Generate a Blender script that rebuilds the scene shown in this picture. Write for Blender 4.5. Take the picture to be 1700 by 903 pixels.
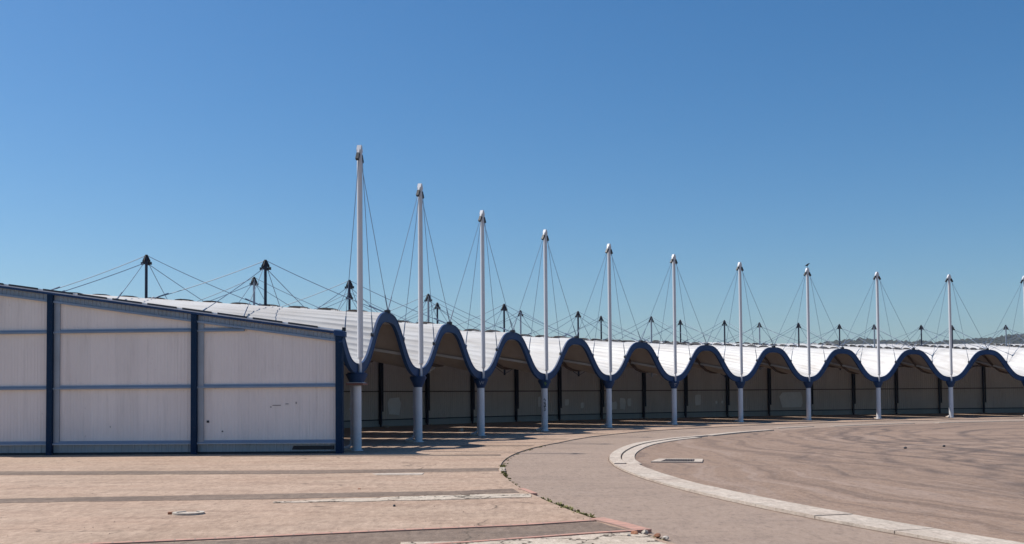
import bpy, bmesh, math, random
from math import sin, cos, pi, radians
from mathutils import Vector, Matrix, noise

# ------------------------------------------------------------------ camera, sky, sun, exposure
scene = bpy.context.scene
for o in list(bpy.data.objects):
    bpy.data.objects.remove(o, do_unlink=True)
COL = scene.collection
random.seed(7)

EYE = 1.7
cam_d = bpy.data.cameras.new("Camera")
cam = bpy.data.objects.new("Camera", cam_d)
COL.objects.link(cam)
scene.camera = cam
cam_d.sensor_width = 36.0
cam_d.lens = 1768.877 / 1700 * 36.0
cam_d.shift_y = 139.518 / 1700
cam_d.clip_start = 0.1
cam_d.clip_end = 12000
cam.location = (0, 0, EYE)
cam.rotation_mode = 'QUATERNION'
cam.rotation_quaternion = (Matrix.Rotation(pi / 2 + 0.0381532, 4, 'X') @ Matrix.Rotation(-0.0085929, 4, 'Z')).to_quaternion()

SUN_EL = radians(53.1)
SUN_DIR = Vector((-0.943 * cos(SUN_EL), 0.334 * cos(SUN_EL), sin(SUN_EL))).normalized()   # towards the sun
world = bpy.data.worlds.new("World")
scene.world = world
world.use_nodes = True
wn = world.node_tree.nodes
wl = world.node_tree.links
wn.clear()
wo = wn.new('ShaderNodeOutputWorld')
bg = wn.new('ShaderNodeBackground')
sky = wn.new('ShaderNodeTexSky')
sky.sky_type = 'NISHITA'
sky.sun_disc = False
sky.sun_elevation = SUN_EL
sky.sun_rotation = math.atan2(-0.943, 0.334)
sky.altitude = 200
sky.air_density = 1.0
sky.dust_density = 1.0
sky.ozone_density = 2.5
bg.inputs['Strength'].default_value = 0.078
tint = wn.new('ShaderNodeMix')
tint.data_type = 'RGBA'
tint.blend_type = 'MULTIPLY'
tint.inputs[0].default_value = 1
tint.inputs[7].default_value = (0.80, 0.915, 1.0, 1)
hs = wn.new('ShaderNodeHueSaturation')
hs.inputs['Saturation'].default_value = 1.24
wl.new(sky.outputs[0], tint.inputs[6])
wl.new(tint.outputs[2], hs.inputs['Color'])
wl.new(hs.outputs[0], bg.inputs[0])
wl.new(bg.outputs[0], wo.inputs[0])

sun_d = bpy.data.lights.new("Sun", 'SUN')
sun_d.energy = 3.9
sun_d.angle = radians(0.53)
sun_d.color = (1.0, 0.955, 0.89)
sun = bpy.data.objects.new("Sun", sun_d)
COL.objects.link(sun)
sun.location = (-60, 20, 80)
sun.rotation_mode = 'QUATERNION'
sun.rotation_quaternion = (-SUN_DIR).to_track_quat('-Z', 'Y')

scene.view_settings.view_transform = 'Standard'
scene.view_settings.look = 'None'
scene.view_settings.exposure = 0.46
scene.view_settings.gamma = 1.0
scene.view_settings.use_curve_mapping = False
scene.render.engine = 'CYCLES'

# ------------------------------------------------------------------ plan of the hall: a long arc
# phase ph counts bays along the colonnade (mast k stands at ph = k); d is metres outwards from the colonnade
CX, CY = 38.4653, 29.9464


def P(ph, d=0.0, z=0.0):
    a = 3.050553 - 0.1471551 * ph + 0.000188179 * ph ** 2 + 0.0000365423 * ph ** 3
    r = 43.5928 - 0.41524 * ph + 0.0467248 * ph ** 2 + d
    return Vector((CX + r * cos(a), CY + r * sin(a), z))


def frame(ph):
    """tangent (towards higher phase) and outward unit vectors"""
    t = (P(ph + .01) - P(ph - .01)).normalized()
    o = (P(ph, 1) - P(ph, 0)).normalized()
    return t, o


NB = 13              # bays built
PH0 = -0.24          # the end wall
DW = 13.5            # back wall


def roof_z(ph, d):
    A = max(0.93 - 0.067 * d, 0.02)
    # rounder than a cosine: nearly circular crests and valleys, steep flanks
    f = (-cos(2 * pi * ph) + .08 * cos(6 * pi * ph)) / .92 + .02 * (1 - cos(4 * pi * ph))
    return 3.70 + 0.147 * d + A * f


# ------------------------------------------------------------------ materials
MATS = {}


class NT:
    def __init__(self, name):
        self.m = bpy.data.materials.new(name)
        self.m.use_nodes = True
        self.n = self.m.node_tree.nodes
        self.l = self.m.node_tree.links
        self.b = self.n['Principled BSDF']

    def new(self, t, **kw):
        n = self.n.new(t)
        for k, v in kw.items():
            setattr(n, k, v)
        return n

    def link(self, a, b):
        self.l.new(a, b)

    def coords(self, scale=(1, 1, 1), kind='Object', geo=False):
        if geo:
            tc = self.new('ShaderNodeNewGeometry')
            out = tc.outputs['Position']
        else:
            tc = self.new('ShaderNodeTexCoord')
            out = tc.outputs[kind]
        mp = self.new('ShaderNodeMapping')
        mp.inputs['Scale'].default_value = scale
        self.link(out, mp.inputs[0])
        return mp.outputs[0]

    def noise(self, vec, scale, detail=4, rough=.55, dist=0.0):
        n = self.new('ShaderNodeTexNoise')
        n.inputs['Scale'].default_value = scale
        n.inputs['Detail'].default_value = detail
        n.inputs['Roughness'].default_value = rough
        n.inputs['Distortion'].default_value = dist
        if vec is not None:
            self.link(vec, n.inputs['Vector'])
        return n.outputs['Fac']

    def ramp(self, fac, stops, interp='LINEAR'):
        r = self.new('ShaderNodeValToRGB')
        r.color_ramp.interpolation = interp
        e = r.color_ramp.elements
        while len(e) > 1:
            e.remove(e[-1])
        e[0].position = stops[0][0]
        e[0].color = tuple(stops[0][1]) + (1,) if len(stops[0][1]) == 3 else stops[0][1]
        for p_, c in stops[1:]:
            x = e.new(p_)
            x.color = tuple(c) + (1,) if len(c) == 3 else c
        self.link(fac, r.inputs[0])
        return r.outputs[0]

    def g(self, fac, stops, interp='LINEAR'):
        return self.ramp(fac, [(p_, (v, v, v)) for p_, v in stops], interp)

    def mix(self, fac, a, b, mode='MIX'):
        m = self.new('ShaderNodeMix', data_type='RGBA', blend_type=mode)
        m.clamp_factor = True
        for s, v in ((m.inputs[0], fac), (m.inputs[6], a), (m.inputs[7], b)):
            if isinstance(v, (int, float)):
                s.default_value = v
            elif isinstance(v, tuple):
                s.default_value = v if len(v) == 4 else v + (1,)
            else:
                self.link(v, s)
        return m.outputs[2]

    def math(self, op, a, b=0.0, c=None):
        m = self.new('ShaderNodeMath', operation=op)
        for i, v in enumerate((a, b) if c is None else (a, b, c)):
            if isinstance(v, (int, float)):
                m.inputs[i].default_value = v
            else:
                self.link(v, m.inputs[i])
        return m.outputs[0]

    def bump(self, h, strength=.3, dist=.02):
        b = self.new('ShaderNodeBump')
        b.inputs['Strength'].default_value = strength
        b.inputs['Distance'].default_value = dist
        self.link(h, b.inputs['Height'])
        self.link(b.outputs[0], self.b.inputs['Normal'])

    def base(self, v):
        if isinstance(v, tuple):
            self.b.inputs['Base Color'].default_value = v + (1,)
        else:
            self.link(v, self.b.inputs['Base Color'])

    def rough(self, v):
        if isinstance(v, (int, float)):
            self.b.inputs['Roughness'].default_value = v
        else:
            self.link(v, self.b.inputs['Roughness'])


def metal_paint(name, col, rough=.45, var=.15, metallic=0.0, grime=.35, gcol=(.2, .17, .15), spec=.4, gscale=1.3):
    t = NT(name)
    v = t.coords((1, 1, 1), geo=True)
    n1 = t.noise(v, gscale, 5, .6)
    n2 = t.noise(v, 23, 3, .6)
    c1 = tuple(x * (1 - var) for x in col)
    base = t.mix(t.g(n1, [(.35, 0), (.7, 1)]), c1, col)
    base = t.mix(t.math('MULTIPLY', t.g(n2, [(.58, 0), (.75, 1)]), grime), base, gcol)
    t.base(base)
    t.rough(t.math('ADD', t.math('MULTIPLY', n1, .2), rough - .1))
    t.b.inputs['Metallic'].default_value = metallic
    t.b.inputs['Specular IOR Level'].default_value = spec
    MATS[name] = t.m
    return t.m


NAVY = metal_paint('navy_paint', (.021, .062, .165), .5, .3, grime=.25, gcol=(.06, .07, .1), spec=.2)
POSTM = metal_paint('post_navy_paint', (.007, .029, .072), .6, .2, grime=.2, spec=.12)
NAVY_D = metal_paint('dark_navy_paint', (.012, .02, .05), .5, .2)
WHITE_M = metal_paint('white_mast_paint', (.66, .65, .66), .38, .06, grime=.12)
COLP = metal_paint('column_paint', (.72, .73, .76), .45, .12, grime=.3)
GALV = metal_paint('galvanised_steel', (.33, .37, .43), .45, .2, metallic=.35)
RAIL = metal_paint('rail_paint', (.23, .31, .42), .5, .15, grime=.3)
FLASH = metal_paint('white_flashing', (.70, .70, .72), .45, .1, grime=.25)
CABLE = metal_paint('cable_steel', (.16, .22, .32), .5, .2)
IRON = metal_paint('black_iron', (.022, .024, .03), .55, .2)
RUST = metal_paint('rusty_plate', (.33, .16, .12), .8, .3, grime=.6)
PURL = metal_paint('purlin_paint', (.62, .6, .55), .6, .2)
BROWN = metal_paint('brown_steel', (.10, .075, .065), .7, .2)
GAP_SHADE_BITS = metal_paint('gap_shade_and_dark_bits', (.03, .035, .045), .7, .2)  # near-black for stones and scuffs, and for shade painted into roof-edge gaps


def mk_roof():
    t = NT('white_roof_sheet')
    v = t.coords((1, 1, 1), geo=True)
    uv = t.coords((1, 1, 1), 'UV')
    n1 = t.noise(v, .35, 5, .6, .4)
    n2 = t.noise(uv, 1.0, 4, .6)
    uvs = t.coords((3.2, .22, 1), 'UV')
    st = t.noise(uvs, 1.0, 6, .7, .3)
    c = t.mix(t.g(n1, [(.35, 0), (.65, 1)]), (.55, .525, .50), (.62, .605, .585))
    c = t.mix(t.math('MULTIPLY', t.g(st, [(.44, 0), (.7, 1)]), .62), c, (.33, .29, .25))
    c = t.mix(t.math('MULTIPLY', t.g(n2, [(.62, 0), (.8, 1)]), .4), c, (.42, .37, .31))
    t.base(c)
    t.rough(.5)
    t.b.inputs['Specular IOR Level'].default_value = .35
    return t.m


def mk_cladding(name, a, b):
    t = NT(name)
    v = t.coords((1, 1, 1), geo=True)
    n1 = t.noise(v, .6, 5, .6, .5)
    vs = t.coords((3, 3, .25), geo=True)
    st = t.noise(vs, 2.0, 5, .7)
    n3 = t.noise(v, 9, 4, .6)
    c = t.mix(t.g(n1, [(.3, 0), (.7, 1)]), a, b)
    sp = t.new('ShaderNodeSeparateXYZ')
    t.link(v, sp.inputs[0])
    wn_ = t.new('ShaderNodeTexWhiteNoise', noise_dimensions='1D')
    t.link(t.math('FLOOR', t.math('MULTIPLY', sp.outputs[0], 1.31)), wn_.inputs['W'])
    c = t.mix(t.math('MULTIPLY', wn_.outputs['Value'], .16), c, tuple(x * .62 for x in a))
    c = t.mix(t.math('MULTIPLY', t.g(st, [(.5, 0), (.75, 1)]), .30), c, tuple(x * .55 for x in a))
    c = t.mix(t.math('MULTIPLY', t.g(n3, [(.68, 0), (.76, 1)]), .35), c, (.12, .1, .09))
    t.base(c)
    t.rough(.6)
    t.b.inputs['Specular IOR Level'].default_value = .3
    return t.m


def mk_concrete(name, a, b, dark, crack=False, uvk='UV', streak=True):
    """weathered concrete: sweeping streaks, mottling, dirt spots, worn light patches"""
    t = NT(name)
    v = t.coords((1, 1, 1), geo=True)
    vs = t.coords((.26, 1.0, 1), geo=True)
    vl = t.coords((.5, 1.0, 1), geo=True)
    big = t.noise(v, .16, 4, .6, .8)
    mid = t.noise(vl, 1.1, 7, .72, .4)
    m2 = t.noise(vl, 3.4, 6, .75, .3)
    st = t.noise(vs, 1.9, 8, .74, .5)
    fine = t.noise(v, 13, 5, .8)
    vd = t.coords((1.0, .36, 1), geo=True)
    spk = t.noise(vd, 11, 4, .8)
    spk2 = t.noise(vd, 3.6, 5, .8, .3)
    grain = t.noise(v, 60, 3, .7)
    lite = tuple(min(x * 1.22, .85) for x in b)
    c = t.mix(t.g(big, [(.35, 0), (.65, 1)]), a, b)
    hue = t.noise(vl, .55, 5, .7, .2)
    c = t.mix(t.math('MULTIPLY', t.g(hue, [(.4, 0), (.62, 1)]), .35), c, (a[0] * 1.02, a[1] * .88, a[2] * .84))
    if streak:
        c = t.mix(t.math('MULTIPLY', t.g(st, [(.50, 0), (.68, 1)]), .65), c, dark)
        c = t.mix(t.math('MULTIPLY', t.g(st, [(.30, 1), (.44, 0)]), .75), c, lite)
    c = t.mix(t.math('MULTIPLY', t.g(mid, [(.52, 0), (.72, 1)]), .6), c, dark)
    c = t.mix(t.math('MULTIPLY', t.g(m2, [(.54, 0), (.74, 1)]), .55), c, tuple(x * .72 for x in dark))
    c = t.mix(t.math('MULTIPLY', t.g(m2, [(.25, 1), (.42, 0)]), .5), c, lite)
    c = t.mix(t.math('MULTIPLY', t.g(fine, [(.55, 0), (.72, 1)]), .5), c, tuple(x * .6 for x in dark))
    c = t.mix(t.g(spk, [(.52, 0), (.70, .6)]), c, tuple(x * .62 for x in dark))
    c = t.mix(t.g(spk, [(.30, .7), (.47, 0)]), c, lite)
    c = t.mix(t.g(spk2, [(.53, 0), (.70, .38)]), c, dark)
    c = t.mix(t.g(spk2, [(.3, .5), (.45, 0)]), c, lite)
    c = t.mix(t.g(grain, [(.3, .45), (.48, 0)]), c, tuple(x * .45 for x in dark))
    c = t.mix(t.g(grain, [(.62, 0), (.8, .4)]), c, lite)
    vo = t.new('ShaderNodeTexVoronoi', feature='F1')
    vo.inputs['Scale'].default_value = .9
    t.link(vl, vo.inputs['Vector'])
    spot = t.math('MULTIPLY', t.g(vo.outputs['Distance'], [(.0, 1), (.035, .8), (.09, 0)]), t.g(vo.outputs['Color'], [(.60, 0), (.64, .75)]))
    c = t.mix(spot, c, tuple(x * .4 for x in dark))
    if crack or streak:
        vo = t.new('ShaderNodeTexVoronoi', feature='DISTANCE_TO_EDGE')
        vo.inputs['Scale'].default_value = 1.2 if crack else .17
        wv = t.new('ShaderNodeVectorMath', operation='ADD')
        nn = t.new('ShaderNodeTexNoise')
        nn.inputs['Scale'].default_value = 3.0 if crack else 1.2
        nn.inputs['Detail'].default_value = 6
        t.link(v, nn.inputs['Vector'])
        t.link(v, wv.inputs[0])
        t.link(nn.outputs['Color'], wv.inputs[1])
        t.link(wv.outputs[0], vo.inputs['Vector'])
        if crack:
            ck = t.g(vo.outputs['Distance'], [(.0, 1), (.022, .8), (.035, 0)])
        else:
            ck = t.math('MULTIPLY', t.g(vo.outputs['Distance'], [(.0, 1), (.002, .8), (.0045, 0)]), t.g(big, [(.42, 0), (.55, .8)]))
        c = t.mix(ck, c, (.07, .055, .04))
    t.base(c)
    t.rough(.88)
    t.b.inputs['Specular IOR Level'].default_value = .2
    h = t.math('ADD', t.math('MULTIPLY', fine, .6), t.math('MULTIPLY', grain, .4))
    t.bump(h, .6, .02)
    return t.m


def mk_asphalt(name, is_inner):
    t = NT(name)
    v = t.coords((1, 1, 1), geo=True)
    geo = t.new('ShaderNodeNewGeometry').outputs['Position']
    big = t.noise(v, .09, 4, .6, .6)
    mid = t.noise(v, .8, 6, .65, .5)
    vs = t.coords((.25, 1.0, 1), geo=True)
    st = t.noise(vs, 1.1, 6, .65, .4)
    fine = t.noise(v, 21, 5, .75)
    grain = t.noise(v, 90, 2, .8)
    sep = t.new('ShaderNodeSeparateXYZ')
    t.link(geo, sep.inputs[0])
    inner = 1.0 if is_inner else 0.0
    outer_c = t.mix(t.g(big, [(.35, 0), (.65, 1)]), (.345, .252, .190), (.39, .285, .218))
    inner_c = t.mix(t.g(big, [(.3, 0), (.7, 1)]), (.30, .20, .14), (.345, .232, .163))
    c = t.mix(inner, outer_c, inner_c)
    c = t.mix(t.math('MULTIPLY', t.g(mid, [(.55, 0), (.78, 1)]), .18), c, (.17, .13, .10))
    c = t.mix(t.math('MULTIPLY', t.g(st, [(.5, 0), (.72, 1)]), .35), c, (.14, .105, .088))
    c = t.mix(t.math('MULTIPLY', t.g(t.noise(vs, 2.3, 5, .6), [(.56, 0), (.76, 1)]), .3), c, (.34, .28, .24))
    # tyre marks: rubber rings left by turning vehicles
    wob = t.new('ShaderNodeTexNoise')
    wob.inputs['Scale'].default_value = .22
    wob.inputs['Detail'].default_value = 2
    t.link(v, wob.inputs['Vector'])
    wobm = t.math('MULTIPLY', t.math('SUBTRACT', wob.outputs['Fac'], .5), 2.2)
    sel = t.g(t.noise(v, .06, 2, .5), [(.44, 0), (.52, 1)])
    pol = []
    for (x0, y0) in ((25, 37), (18, 22)):
        dx = t.math('SUBTRACT', sep.outputs[0], x0)
        dy = t.math('MULTIPLY', t.math('SUBTRACT', sep.outputs[1], y0), .62)
        dd = t.math('ADD', t.math('SQRT', t.math('ADD', t.math('MULTIPLY', dx, dx), t.math('MULTIPLY', dy, dy))), wobm)
        an = t.math('ARCTAN2', dy, dx)
        cb = t.new('ShaderNodeCombineXYZ')
        t.link(t.math('MULTIPLY', dd, 2.3), cb.inputs[0])
        t.link(t.math('MULTIPLY', t.math('ABSOLUTE', an), .8), cb.inputs[1])
        pol.append(t.noise(cb.outputs[0], 1.0, 4, .58))
    pm = t.mix(sel, pol[0], pol[1])
    c = t.mix(t.math('MULTIPLY', t.math('MULTIPLY', t.g(pm, [(.50, 0), (.60, 1)]), inner), .55), c, (.16, .108, .082))
    c = t.mix(t.math('MULTIPLY', t.math('MULTIPLY', t.g(pm, [(.33, 1), (.46, 0)]), inner), .5), c, (.42, .315, .255))
    brk = t.noise(v, .55, 4, .6)
    for (x0, y0, rr, amp, sgn) in (
            (25, 38, (16.2, 15.6, 14.1, 13.4, 12.4, 11.9, 10.6, 9.2, 7.6, 5.9, 4.7), .60, 1),
            (17, 23.2, (9.7, 9.3, 8.5, 7.9, 6.6, 6.1, 4.8, 3.4, 2.6), .50, 1),
            (31, 30, (19.5, 18.9, 17.2, 15.1, 14.4, 11.9), .45, -1),
            (24, 8, (16.4, 15.7, 13.8, 12.9, 10.5, 9.7), .45, -1)):
        d = t.math('SQRT', t.math('ADD', t.math('POWER', t.math('SUBTRACT', sep.outputs[0], x0), 2),
                                  t.math('POWER', t.math('MULTIPLY', t.math('SUBTRACT', sep.outputs[1], y0), .62), 2)))
        d = t.math('ADD', d, t.math('MULTIPLY', wobm, sgn))
        st_ = [(0, 0)]
        for r in sorted(rr):
            w = .16 + .22 * ((r * 7.31) % 1)
            k = .35 + .65 * ((r * 3.77) % 1)
            for q, vv in ((r - w, 0), (r, k), (r + w, 0)):
                if q / 22 > st_[-1][0] + .0005:
                    st_.append((q / 22, vv))
        ring = t.g(t.math('MULTIPLY', d, 1 / 22), st_[:31], 'EASE')
        amp *= 1.45
        m = t.math('MULTIPLY', t.math('MULTIPLY', ring, t.g(brk, [(.34, .12), (.56, 1)])), amp)
        c = t.mix(t.math('MULTIPLY', m, inner), c, (.085, .062, .055))
    c = t.mix(t.math('MULTIPLY', t.g(fine, [(.5, 0), (.75, 1)]), .35), c, (.09, .075, .068))
    vd = t.coords((1.0, .36, 1), geo=True)
    spk = t.noise(vd, 12, 4, .8)
    spk2 = t.noise(vd, 3.2, 5, .8, .3)
    c = t.mix(t.g(spk, [(.52, 0), (.70, .6)]), c, (.13, .095, .078))
    c = t.mix(t.g(spk, [(.30, .5), (.47, 0)]), c, (.44, .34, .28))
    c = t.mix(t.g(spk2, [(.53, 0), (.70, .45)]), c, (.17, .125, .1))
    c = t.mix(t.g(spk2, [(.3, .35), (.45, 0)]), c, (.42, .32, .26))
    c = t.mix(t.g(grain, [(.3, .55), (.5, 0)]), c, (.06, .05, .045))
    c = t.mix(t.g(grain, [(.6, 0), (.8, .5)]), c, (.42, .36, .32))
    t.base(c)
    t.rough(.85)
    t.b.inputs['Specular IOR Level'].default_value = .25
    t.bump(t.math('ADD', t.math('MULTIPLY', fine, .5), grain), .6, .012)
    return t.m


def mk_brick():
    t = NT('brick_edging')
    v = t.coords((1, 1, 1), 'UV')
    br = t.new('ShaderNodeTexBrick')
    br.inputs['Scale'].default_value = 1.0
    br.inputs['Brick Width'].default_value = .23
    br.inputs['Row Height'].default_value = .3
    br.inputs['Mortar Size'].default_value = .012
    br.inputs['Color1'].default_value = (.50, .27, .20, 1)
    br.inputs['Color2'].default_value = (.42, .22, .165, 1)
    br.inputs['Mortar'].default_value = (.3, .2, .16, 1)
    t.link(v, br.inputs['Vector'])
    w = t.coords((1, 1, 1), geo=True)
    n = t.noise(w, 7, 5, .7)
    t.base(t.mix(t.math('MULTIPLY', t.g(n, [(.5, 0), (.7, 1)]), .5), br.outputs['Color'], (.22, .15, .12)))
    t.rough(.9)
    t.bump(n, .5, .01)
    return t.m


def mk_simple(name, a, b, scale=2, rough=.9, bump=0.0):
    t = NT(name)
    v = t.coords((1, 1, 1), geo=True)
    n = t.noise(v, scale, 6, .65)
    t.base(t.mix(t.g(n, [(.35, 0), (.65, 1)]), a, b))
    t.rough(rough)
    t.b.inputs['Specular IOR Level'].default_value = .2
    if bump:
        t.bump(n, bump, .03)
    return t.m


ROOFM = mk_roof()
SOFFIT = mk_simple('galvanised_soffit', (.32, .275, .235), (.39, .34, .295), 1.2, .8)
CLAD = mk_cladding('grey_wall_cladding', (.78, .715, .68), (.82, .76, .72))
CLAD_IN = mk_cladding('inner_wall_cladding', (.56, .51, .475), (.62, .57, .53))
KICK = mk_cladding('kick_panel_cladding', (.34, .37, .38), (.40, .42, .43))
SLAB = mk_concrete('pink_concrete', (.405, .288, .208), (.47, .342, .255), (.29, .20, .145))
PALE = mk_concrete('pale_cracked_concrete', (.50, .42, .33), (.60, .51, .42), (.36, .29, .22), crack=True, streak=False)
KERBM = mk_concrete('kerb_concrete', (.50, .425, .35), (.57, .49, .41), (.36, .29, .235), streak=False)
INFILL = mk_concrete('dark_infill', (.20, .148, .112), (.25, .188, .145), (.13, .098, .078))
ASPH = mk_asphalt('outer_asphalt', False)
ASPH_IN = mk_asphalt('yard_asphalt', True)
BRICK = mk_brick()
DIRT = mk_simple('dry_grassland', (.20, .17, .09), (.27, .22, .13), .05, .95)
HILLM = mk_simple('hill_scrub', (.035, .037, .028), (.06, .056, .045), .01, .95)
LEAFM = mk_simple('eucalyptus_foliage', (.026, .032, .022), (.052, .052, .038), .02, .9)
WEEDM = mk_simple('weed_green', (.14, .14, .05), (.28, .25, .10), 30, .8)
SCUFF = mk_simple('pale_repair_panel', (.72, .71, .69), (.80, .79, .77), 2, .6)
FEATHER = mk_simple('dark_feathers', (.012, .012, .014), (.035, .033, .035), 20, .6)
LITTER = mk_simple('pale_rubble', (.42, .36, .29), (.56, .5, .43), 12, .9, .5)
RUSTR = mk_simple('rusty_rubble', (.28, .12, .07), (.4, .2, .12), 14, .95, .5)
SCRAWL = mk_simple('black_spray_paint', (.02, .02, .025), (.05, .05, .05), 20, .7)
GREENP = mk_simple('green_spray_paint', (.10, .24, .08), (.2, .34, .12), 20, .7)
PALEP = mk_simple('pale_spray_paint', (.3, .36, .48), (.42, .48, .58), 20, .7)


# ------------------------------------------------------------------ mesh helpers
class MB:
    def __init__(self):
        self.v = []
        self.f = []
        self.uv = None

    def add(self, vs, fs):
        k = len(self.v)
        self.v += [tuple(x) for x in vs]
        self.f += [tuple(i + k for i in f) for f in fs]
        return self

    def hexa(self, c):
        """8 corners: bottom 4 (ccw) then top 4"""
        return self.add(c, [(3, 2, 1, 0), (4, 5, 6, 7), (0, 1, 5, 4), (1, 2, 6, 5), (2, 3, 7, 6), (3, 0, 4, 7)])

    def box(self, c, x, y, z, hx, hy, hz):
        c = Vector(c)
        x, y, z = Vector(x), Vector(y), Vector(z)
        q = []
        for sz in (-1, 1):
            for sx, sy in ((-1, -1), (1, -1), (1, 1), (-1, 1)):
                q.append(c + x * hx * sx + y * hy * sy + z * hz * sz)
        return self.hexa(q)

    def beam(self, a, b, w, h, up=(0, 0, 1)):
        a, b = Vector(a), Vector(b)
        x = (b - a).normalized()
        y = Vector(up).cross(x).normalized()
        z = x.cross(y)
        return self.box((a + b) / 2, x, y, z, (b - a).length / 2, w / 2, h / 2)

    def tube(self, a, b, r, r2=None, n=12, cap=True):
        a, b = Vector(a), Vector(b)
        r2 = r if r2 is None else r2
        x = (b - a).normalized()
        u = x.orthogonal().normalized()
        w = x.cross(u)
        vs = [a + (u * cos(2 * pi * i / n) + w * sin(2 * pi * i / n)) * r for i in range(n)]
        vs += [b + (u * cos(2 * pi * i / n) + w * sin(2 * pi * i / n)) * r2 for i in range(n)]
        fs = [(i, (i + 1) % n, n + (i + 1) % n, n + i) for i in range(n)]
        if cap:
            fs += [tuple(range(n - 1, -1, -1)), tuple(range(n, 2 * n))]
        return self.add(vs, fs)

    def sweep(self, pts, r, n=8):
        pts = [Vector(q) for q in pts]
        rings = []
        u = None
        for i, q in enumerate(pts):
            t = (pts[min(i + 1, len(pts) - 1)] - pts[max(i - 1, 0)]).normalized()
            if u is None:
                u = t.orthogonal().normalized()
            u = (u - t * u.dot(t)).normalized()
            w = t.cross(u)
            rr = r[i] if isinstance(r, (list, tuple)) else r
            rings.append([q + (u * cos(2 * pi * k / n) + w * sin(2 * pi * k / n)) * rr for k in range(n)])
        vs = [v for ring in rings for v in ring]
        fs = []
        for i in range(len(pts) - 1):
            for k in range(n):
                fs.append((i * n + k, i * n + (k + 1) % n, (i + 1) * n + (k + 1) % n, (i + 1) * n + k))
        fs += [tuple(range(n - 1, -1, -1)), tuple(range(len(vs) - n, len(vs)))]
        return self.add(vs, fs)

    def prism(self, poly, z0, z1):
        n = len(poly)
        a = sum(poly[i][0] * poly[(i + 1) % n][1] - poly[(i + 1) % n][0] * poly[i][1] for i in range(n))
        if a < 0:
            poly = poly[::-1]
        vs = [(x, y, z0) for x, y in poly] + [(x, y, z1) for x, y in poly]
        fs = [tuple(range(n - 1, -1, -1)), tuple(range(n, 2 * n))]
        fs += [(i, (i + 1) % n, n + (i + 1) % n, n + i) for i in range(n)]
        return self.add(vs, fs)

    def build(self, name, mat, parent=None, smooth=False, bevel=0.0, label=None):
        me = bpy.data.meshes.new(name)
        me.from_pydata([tuple(v) for v in self.v], [], self.f)
        if self.uv is not None:
            ul = me.uv_layers.new(name='UVMap')
            for i, lp in enumerate(me.loops):
                ul.data[i].uv = self.uv[lp.vertex_index]
        me.validate()
        if smooth is True:
            me.shade_smooth()
        elif smooth:
            me.shade_smooth()
            me.set_sharp_from_angle(angle=radians(smooth))
        me.materials.append(mat)
        o = bpy.data.objects.new(name, me)
        COL.objects.link(o)
        if parent is not None:
            o.parent = parent
        if bevel:
            md = o.modifiers.new('bevel', 'BEVEL')
            md.width = bevel
            md.segments = 2
            md.limit_method = 'ANGLE'
        if label:
            o['label'] = label
        return o


def tag(o, label=None, cat=None, group=None, kind=None):
    if label:
        o['label'] = label
    if cat:
        o['category'] = cat
    if group:
        o['group'] = group
    if kind:
        o['kind'] = kind
    return o


def structure(o):
    o['kind'] = 'structure'
    return o


def grid(us, vs_, fn, uvf=None, flip=False, skip=None):
    m = MB()
    n = len(vs_)
    m.v = [tuple(fn(u, v)) for u in us for v in vs_]
    if uvf:
        m.uv = [uvf(u, v) for u in us for v in vs_]
    for i in range(len(us) - 1):
        for j in range(n - 1):
            if skip and skip(us[i], us[i + 1], vs_[j], vs_[j + 1]):
                continue
            f = (i * n + j, (i + 1) * n + j, (i + 1) * n + j + 1, i * n + j + 1)
            m.f.append(f[::-1] if flip else f)
    return m


def lin(a, b, n):
    return [a + (b - a) * i / n for i in range(n + 1)]


# ------------------------------------------------------------------ the setting
def shell(x, y):
    return (x, y, -.06)


g = grid([-6000, -900, -150, -60, -20, 20, 60, 150, 900, 6000], [-800, -100, -20, 20, 60, 100, 160, 300, 900, 3000, 9000], lambda x, y: (x, y, -.06))
structure(g.build('ground', DIRT))

# asphalt yard: everything inside the arc, drawn in long sheets
KE = [(-7 + .25 * i) for i in range(85)]


def slab_edge(ph):
    # distance of the slab's inner edge from the colonnade
    pts = [(-8, -4.9), (-3.6, -5.0), (-2.6, -5.14), (-1, -5.27), (1, -5.4), (2, -5.0), (3.3, -4.6), (6, -4.5), (14.5, -4.6)]
    for (a, b), (c, d) in zip(pts, pts[1:]):
        if a <= ph <= c:
            return b + (d - b) * (ph - a) / (c - a)
    return pts[0][1] if ph < pts[0][0] else pts[-1][1]


ya = grid(KE, [slab_edge(0) - 28, -22, -14, -9, -7, 0], lambda ph, d: P(ph, (slab_edge(ph) + .15) if d == 0 else d, 0.0))
structure(ya.build('asphalt_yard', ASPH))

# concrete apron and floor of the hall, a real 3 cm step above the asphalt
ds = [0, .02, 1, 3, 5, 7, 10, 14, 18, 22]
sl = grid([-6.5 + .125 * i for i in range(167)], [-1] + ds,
          lambda ph, d: P(ph, slab_edge(ph) - .03, -.05) if d == -1 else P(ph, slab_edge(ph) + d, .03),
          uvf=lambda ph, d: (ph * 6.2, d))
structure(sl.build('concrete_apron', SLAB))

def ragged(poly, step=.22, amp=.05):
    out = []
    n = len(poly)
    for i in range(n):
        a, b = Vector(poly[i]), Vector(poly[(i + 1) % n])
        k = max(1, int((b - a).length / step))
        for q in range(k):
            c_ = a.lerp(b, q / k)
            nz = noise.noise(Vector((c_.x * 1.9, c_.y * 1.9, 1.5))) * amp * 1.6 + noise.noise(Vector((c_.x * 7, c_.y * 7, 8.5))) * amp * .8
            out.append((c_.x + nz * .4, c_.y + nz))
    return out


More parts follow.
